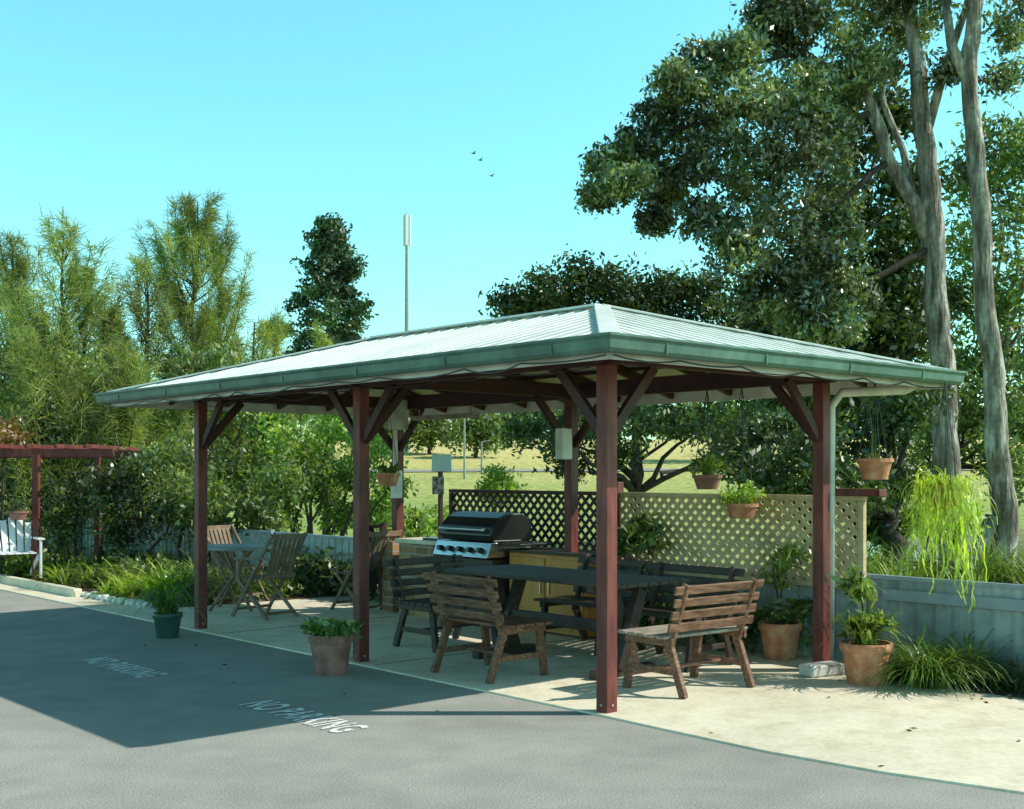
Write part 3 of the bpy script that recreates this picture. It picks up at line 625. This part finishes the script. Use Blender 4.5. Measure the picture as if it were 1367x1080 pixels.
masstree('brush_box_tree',(5.9,24,-.1),blobW([(1130,200,60),(1150,290,60),(1180,370,55),(1150,440,55),(1200,460,50),(1080,470,60),(1190,150,30),(1110,130,35),(1170,520,50),(1100,540,50),(1040,520,50),(1200,320,45),(1210,400,40),(1110,370,55),(1030,450,50),(1210,250,35)],24),LF['dark'],M['bark_dark'],.17,.08,32,44,.42)
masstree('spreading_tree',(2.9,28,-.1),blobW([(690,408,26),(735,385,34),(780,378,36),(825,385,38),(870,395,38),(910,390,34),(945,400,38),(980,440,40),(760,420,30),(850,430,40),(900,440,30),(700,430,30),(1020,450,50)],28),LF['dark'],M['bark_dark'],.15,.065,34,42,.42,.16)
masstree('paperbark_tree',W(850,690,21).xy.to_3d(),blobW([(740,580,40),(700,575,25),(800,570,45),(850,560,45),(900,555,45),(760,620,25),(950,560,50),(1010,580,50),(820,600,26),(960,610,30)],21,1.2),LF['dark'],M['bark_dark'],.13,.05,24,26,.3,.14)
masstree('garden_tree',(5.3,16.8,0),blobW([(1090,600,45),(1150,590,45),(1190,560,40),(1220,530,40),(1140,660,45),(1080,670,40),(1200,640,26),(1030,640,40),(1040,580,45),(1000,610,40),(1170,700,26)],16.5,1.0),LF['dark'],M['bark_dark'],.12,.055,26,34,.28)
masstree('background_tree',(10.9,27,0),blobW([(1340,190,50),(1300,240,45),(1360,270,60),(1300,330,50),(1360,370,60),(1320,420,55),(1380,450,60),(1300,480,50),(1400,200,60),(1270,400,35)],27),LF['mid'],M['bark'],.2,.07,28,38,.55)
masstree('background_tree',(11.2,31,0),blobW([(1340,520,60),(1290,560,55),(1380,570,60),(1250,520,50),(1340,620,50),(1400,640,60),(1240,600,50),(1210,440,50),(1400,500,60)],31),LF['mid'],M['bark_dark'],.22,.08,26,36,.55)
quads('waterside_reeds',np.concatenate([strappy(Vector((random.uniform(4.5,7.0),random.uniform(14.5,17),0)),34,1.0,.03,78,.15) for _ in range(24)]),LF['mid'])
e=empty('hoop_pine',(-9.1,60,gz0(-9,60))); b=MB(); top=W(440,288,60); bz=Vector((top.x,60,gz0(-9,60))); b.tube([bz,bz.lerp(top,.5),top],[.3,.22,.04],8); V=[];
for i in range(32):
    t=(i+1)/32; z=top.z-.3-(top.z-5)*t*.92; rad=min(.4+3.2*t,2.1)*random.uniform(.5,1.15)
    for k in range(5):
        az=random.uniform(0,6.28); rr=rad*random.uniform(.7,1.1); c=Vector((top.x+math.cos(az)*rr,60+math.sin(az)*rr,z+random.uniform(-.15,.35))); 
        b.tube([Vector((top.x,60,z-.4)),c],[.05,.02],4)
        V.append(cloud([((c.x,c.y,c.z),(.32,.32,.2))],4,22,.4,.3,.12,.0))
        if k<2: V.append(cloud([((top.x+math.cos(az)*rad*.5,60+math.sin(az)*rad*.5,z),(.3,.3,.2))],2,18,.4,.3,.12,.0))
b.obj('trunk',M['bark_dark'],e,True); quads('foliage',np.concatenate(V),LF['pine'],e)
def casuarina(base,Ht,R,nb=80,ns=130,mat=None,name='casuarina_tree',lean=(0,0)):
    base=Vector(base); e=empty(name,base); b=MB(); topp=base+Vector((lean[0],lean[1],Ht)); b.tube(wob(base,topp,6,.12),taper(.11,.012,6),7); V=[]
    for i in range(nb):
        t=random.random()**1.1*.97; az=random.uniform(0,6.28); out=(R*(1-t)**.8*random.uniform(.2,1.3)+.08); rise=out*random.uniform(.5,1.6)+random.uniform(.2,.6)
        p0=base.lerp(topp,.06+.9*t); dv=Vector((math.cos(az),math.sin(az),0)); wv=Vector((random.uniform(-1,1),random.uniform(-1,1),0))*.15
        def pt(s): return p0+dv*out*s**.8+Z*rise*(s**1.2)+wv*math.sin(s*3)
        b.tube([pt(s/4) for s in range(5)],[.02,.016,.012,.008,.004],4)
        bd=(pt(1)-pt(.6)).normalized()
        s=rng.uniform(.25,1.05,ns)**.8
        P=np.array([tuple(pt(x)) for x in s]); P+=rng.normal(size=P.shape)*(.05+.04*(1-s[:,None]))
        d=np.array(bd)*.75+rng.normal(size=P.shape)*.36; d[:,2]-=rng.uniform(0,.9,ns)*(1-s*.6); d=unit(d)
        l=rng.uniform(.12,.38,(ns,1)); sd=unit(np.cross(d,rng.normal(size=P.shape)))*.008
        tip=P+d*l; tip[:,2]-=l[:,0]*.3
        V.append(np.stack([P-sd,P+sd,tip+sd*.3,tip-sd*.3],1).reshape(-1,3))
    b.obj('trunk',M['bark_dark'],e,True); quads('foliage',np.concatenate(V),mat or LF['casu'],e)
def cz(u,vtop,Y,R,**k):
    q_=W(u,vtop,Y); k.setdefault('ns',170); casuarina((q_.x,Y,gz0(q_.x,Y)),q_.z-.45,R,**k)
cz(85,280,23,1.8,nb=85,ns=190); cz(18,300,25,1.6,nb=62); cz(-45,285,24,1.8,nb=55); cz(140,370,24,1.4,nb=50); cz(245,240,26,1.9,nb=95,ns=190,lean=(.3,0)); cz(295,300,27,1.3,nb=52); cz(195,320,25,1.3,nb=46); cz(340,400,26,1.3,nb=42); cz(366,400,28,.9,nb=30); cz(435,430,30,1.0,nb=30)
cz(55,430,20.5,1.5,nb=50); cz(165,460,21,1.3,nb=45); cz(115,330,26,1.3,nb=40)
def shrub(name,lst,Y,mat,l=.1,w=.045,sub=22,ln=30,sr=.22,dy=.6):
    B=blobW(lst,Y,dy); e=empty(name,(B[0][0][0],Y,0)); b=MB()
    for c,r in B: b.tube(wob((c[0]*.5+B[0][0][0]*.5,Y,0),c,4,.1),taper(.04,.01,4),5)
    b.obj('stems',M['bark_dark'],e,True); quads('foliage',cloud(B,sub,ln,sr,l,w,.2,shell=.5),mat,e)
shrub('dark_shrub',[(100,650,45),(150,660,45),(190,640,45),(160,710,35),(80,700,35),(230,690,35)],18.2,LF['dark'],sub=28,dy=.4)
shrub('dark_shrub',[(30,600,60),(120,600,50),(20,660,45),(60,570,40)],20.6,LF['dark'])
shrub('dark_shrub',[(210,560,50),(150,540,50),(270,540,45),(60,540,50),(10,520,50),(330,540,40),(110,500,50),(240,500,45),(300,490,40)],22.5,LF['mid'],.13,.05,26,32,.3)
shrub('leafy_bush',[(290,620,40),(330,640,40),(260,650,38),(300,690,35),(350,690,35),(230,610,30),(380,640,35)],18.0,LF['mid'],sub=26)
shrub('bright_bush',[(370,590,40),(410,620,40),(390,670,40),(440,580,36),(470,640,36),(450,690,30),(350,560,28),(500,600,26),(520,650,28),(430,640,35),(500,690,25)],19.0,LF['bush'],sub=26)
shrub('bright_bush',[(560,700,26),(590,700,22),(530,700,22)],16.5,LF['bush'],.1,.03)
shrub('round_bush',[(662,640,20),(655,655,18),(672,655,16)],24,LF['bush'],.1,.04)
shrub('flowering_tree',[(10,575,25),(-10,585,25)],18.5,leafmat('russet_leaves',[(.16,.07,.03),(.28,.16,.07),(.2,.22,.07)],k=1.1))
shrub('leafy_bush',[(440,520,32),(400,530,32),(500,552,22),(350,500,30),(470,560,26)],24,LF['mid'])
shrub('waterside_shrub',[(1215,690,26),(1240,700,24),(1290,690,22),(1190,720,20)],17.6,LF['bush'],.1,.035,20,26,.2)
quads('long_grass',np.concatenate([strappy(L(random.uniform(-6,12),random.uniform(3.4,6.5),0),12,random.uniform(.35,.75),.015,76,.15) for _ in range(380)]),LF['bush'])
B=[]
for i in range(150):
    x=random.uniform(-110,110); y=random.uniform(118,150); r=random.uniform(1.8,4.0); B.append(((x,y,gz0(x,y)+r*.7),(r*1.2,r,r)))
quads('distant_trees',cloud(B,18,22,1.0,.8,.45,.0),LF['mid'])
for x,y,r in ((-9,80,2.4),(-6,88,2.2),(-2.5,84,1.8),(14,80,3),(20,86,3.2)):
    shr=[((x+random.uniform(-1,1)*r*.6,y,gz0(x,y)+r*random.uniform(.6,1.3)),r*.7) for _ in range(5)]
    masstree('paddock_tree',(x,y,gz0(x,y)),shr,LF['mid'],M['bark_dark'],.4,.2,22,22,.7,.15)
e=empty('antenna_tower',(-7.9,90,gz0(0,90))); b=MB(); tp=W(543,285,90); b.tube([(tp.x,90,gz0(0,90)),(tp.x,90,tp.z)],[.24,.09],10); b.obj('mast',M['grey'],e,True)
b=MB()
for k in range(3):
    t=k*2.09+.4; x=tp.x+math.cos(t)*.24; y=90+math.sin(t)*.24; b.tube([(x,y,tp.z-2.4),(x,y,tp.z-.1)],.1,8); b.tube([(tp.x,90,tp.z-2),(x,y,tp.z-2)],.04,5)
b.tube([(tp.x,90,tp.z-.2),(tp.x,90,tp.z+.5)],.03,5); b.obj('antenna_panels',M['whiteplastic'],e,True)
for u,Y,top in ((620,66,548),(643,70,590)):
    q_=W(u,top,Y); e=empty('light_pole',(q_.x,Y,gz0(q_.x,Y))); b=MB(); b.tube([(q_.x,Y,gz0(q_.x,Y)),(q_.x,Y,q_.z)],[.07,.05],8); b.tube([(q_.x,Y,q_.z),(q_.x+.35,Y,q_.z+.08),(q_.x+.5,Y,q_.z+.06)],[.04,.03,.05],6); b.obj('pole',M['grey'],e,True)
for u,v in ((632,205),(641,214),(656,235)):
    q_=W(u,v,75); e=empty('flying_bird',q_,random.uniform(0,1)); b=MB(); b.tube([(-.16,0,0),(-.05,0,.01),(.08,0,.01),(.17,0,.02)],[.01,.035,.04,.012],6)
    b.add([(-.05,0,.02),(.08,0,.02),(.02,.28,.12),(-.05,.26,.11)],[(0,1,2,3)]); b.add([(-.05,0,.02),(.08,0,.02),(.0,-.28,.1),(-.07,-.26,.09)],[(3,2,1,0)]); b.add([(-.16,0,0),(-.25,.04,0),(-.25,-.04,0)],[(0,1,2)])
    b.obj('body_and_wings',M['black'],e)
# ---------------------------------------------------------------- light & camera
EL=40.8
w=bpy.data.worlds.new("World"); scene.world=w; w.use_nodes=True; nt=w.node_tree; bg=nt.nodes['Background']
sk=nt.nodes.new('ShaderNodeTexSky'); sk.sky_type='NISHITA'; sk.sun_disc=False; sk.sun_elevation=math.radians(EL); sk.sun_rotation=math.radians(90); sk.air_density=1.0; sk.dust_density=.6; sk.ozone_density=1.0
tc=nt.nodes.new('ShaderNodeTexCoord'); sx=nt.nodes.new('ShaderNodeSeparateXYZ'); nt.links.new(tc.outputs['Generated'],sx.inputs[0])
rp=ramp(nt,[(.46,.74,.70),(.44,.84,.82),(.46,.95,.88),(.20,.30,.31),(.11,.17,.2)],[0,.16,.36,.62,1]); nt.links.new(sx.outputs['Z'],rp.inputs['Fac'])
mx=nt.nodes.new('ShaderNodeMix'); mx.data_type='RGBA'; mx.blend_type='MULTIPLY'; mx.inputs['Factor'].default_value=1; mx.inputs[7].default_value=(2.4,2.4,2.1,1)
mx2=nt.nodes.new('ShaderNodeMix'); mx2.data_type='RGBA'; mx2.blend_type='MULTIPLY'; mx2.inputs['Factor'].default_value=1
nt.links.new(sk.outputs[0],mx.inputs[6]); nt.links.new(mx.outputs[2],mx2.inputs[6]); nt.links.new(rp.outputs[0],mx2.inputs[7]); nt.links.new(mx2.outputs[2],bg.inputs['Color']); bg.inputs['Strength'].default_value=.15
sl_=bpy.data.lights.new('sun','SUN'); sl_.energy=5; sl_.angle=math.radians(.5); sl_.color=(1,.96,.87)
so=bpy.data.objects.new('sun',sl_); scene.collection.objects.link(so); so.rotation_euler=(0,math.radians(90-EL),0)
cd=bpy.data.cameras.new('camera'); cam=bpy.data.objects.new('camera',cd); scene.collection.objects.link(cam); cam.location=(0,0,CAM_H); cam.rotation_euler=(math.radians(90),0,0)
cd.sensor_width=36; cd.lens=F/1367*36; cd.shift_y=90/1367; cd.clip_end=3000; scene.camera=cam
scene.view_settings.view_transform='Standard'; scene.view_settings.look='None'; scene.view_settings.exposure=0
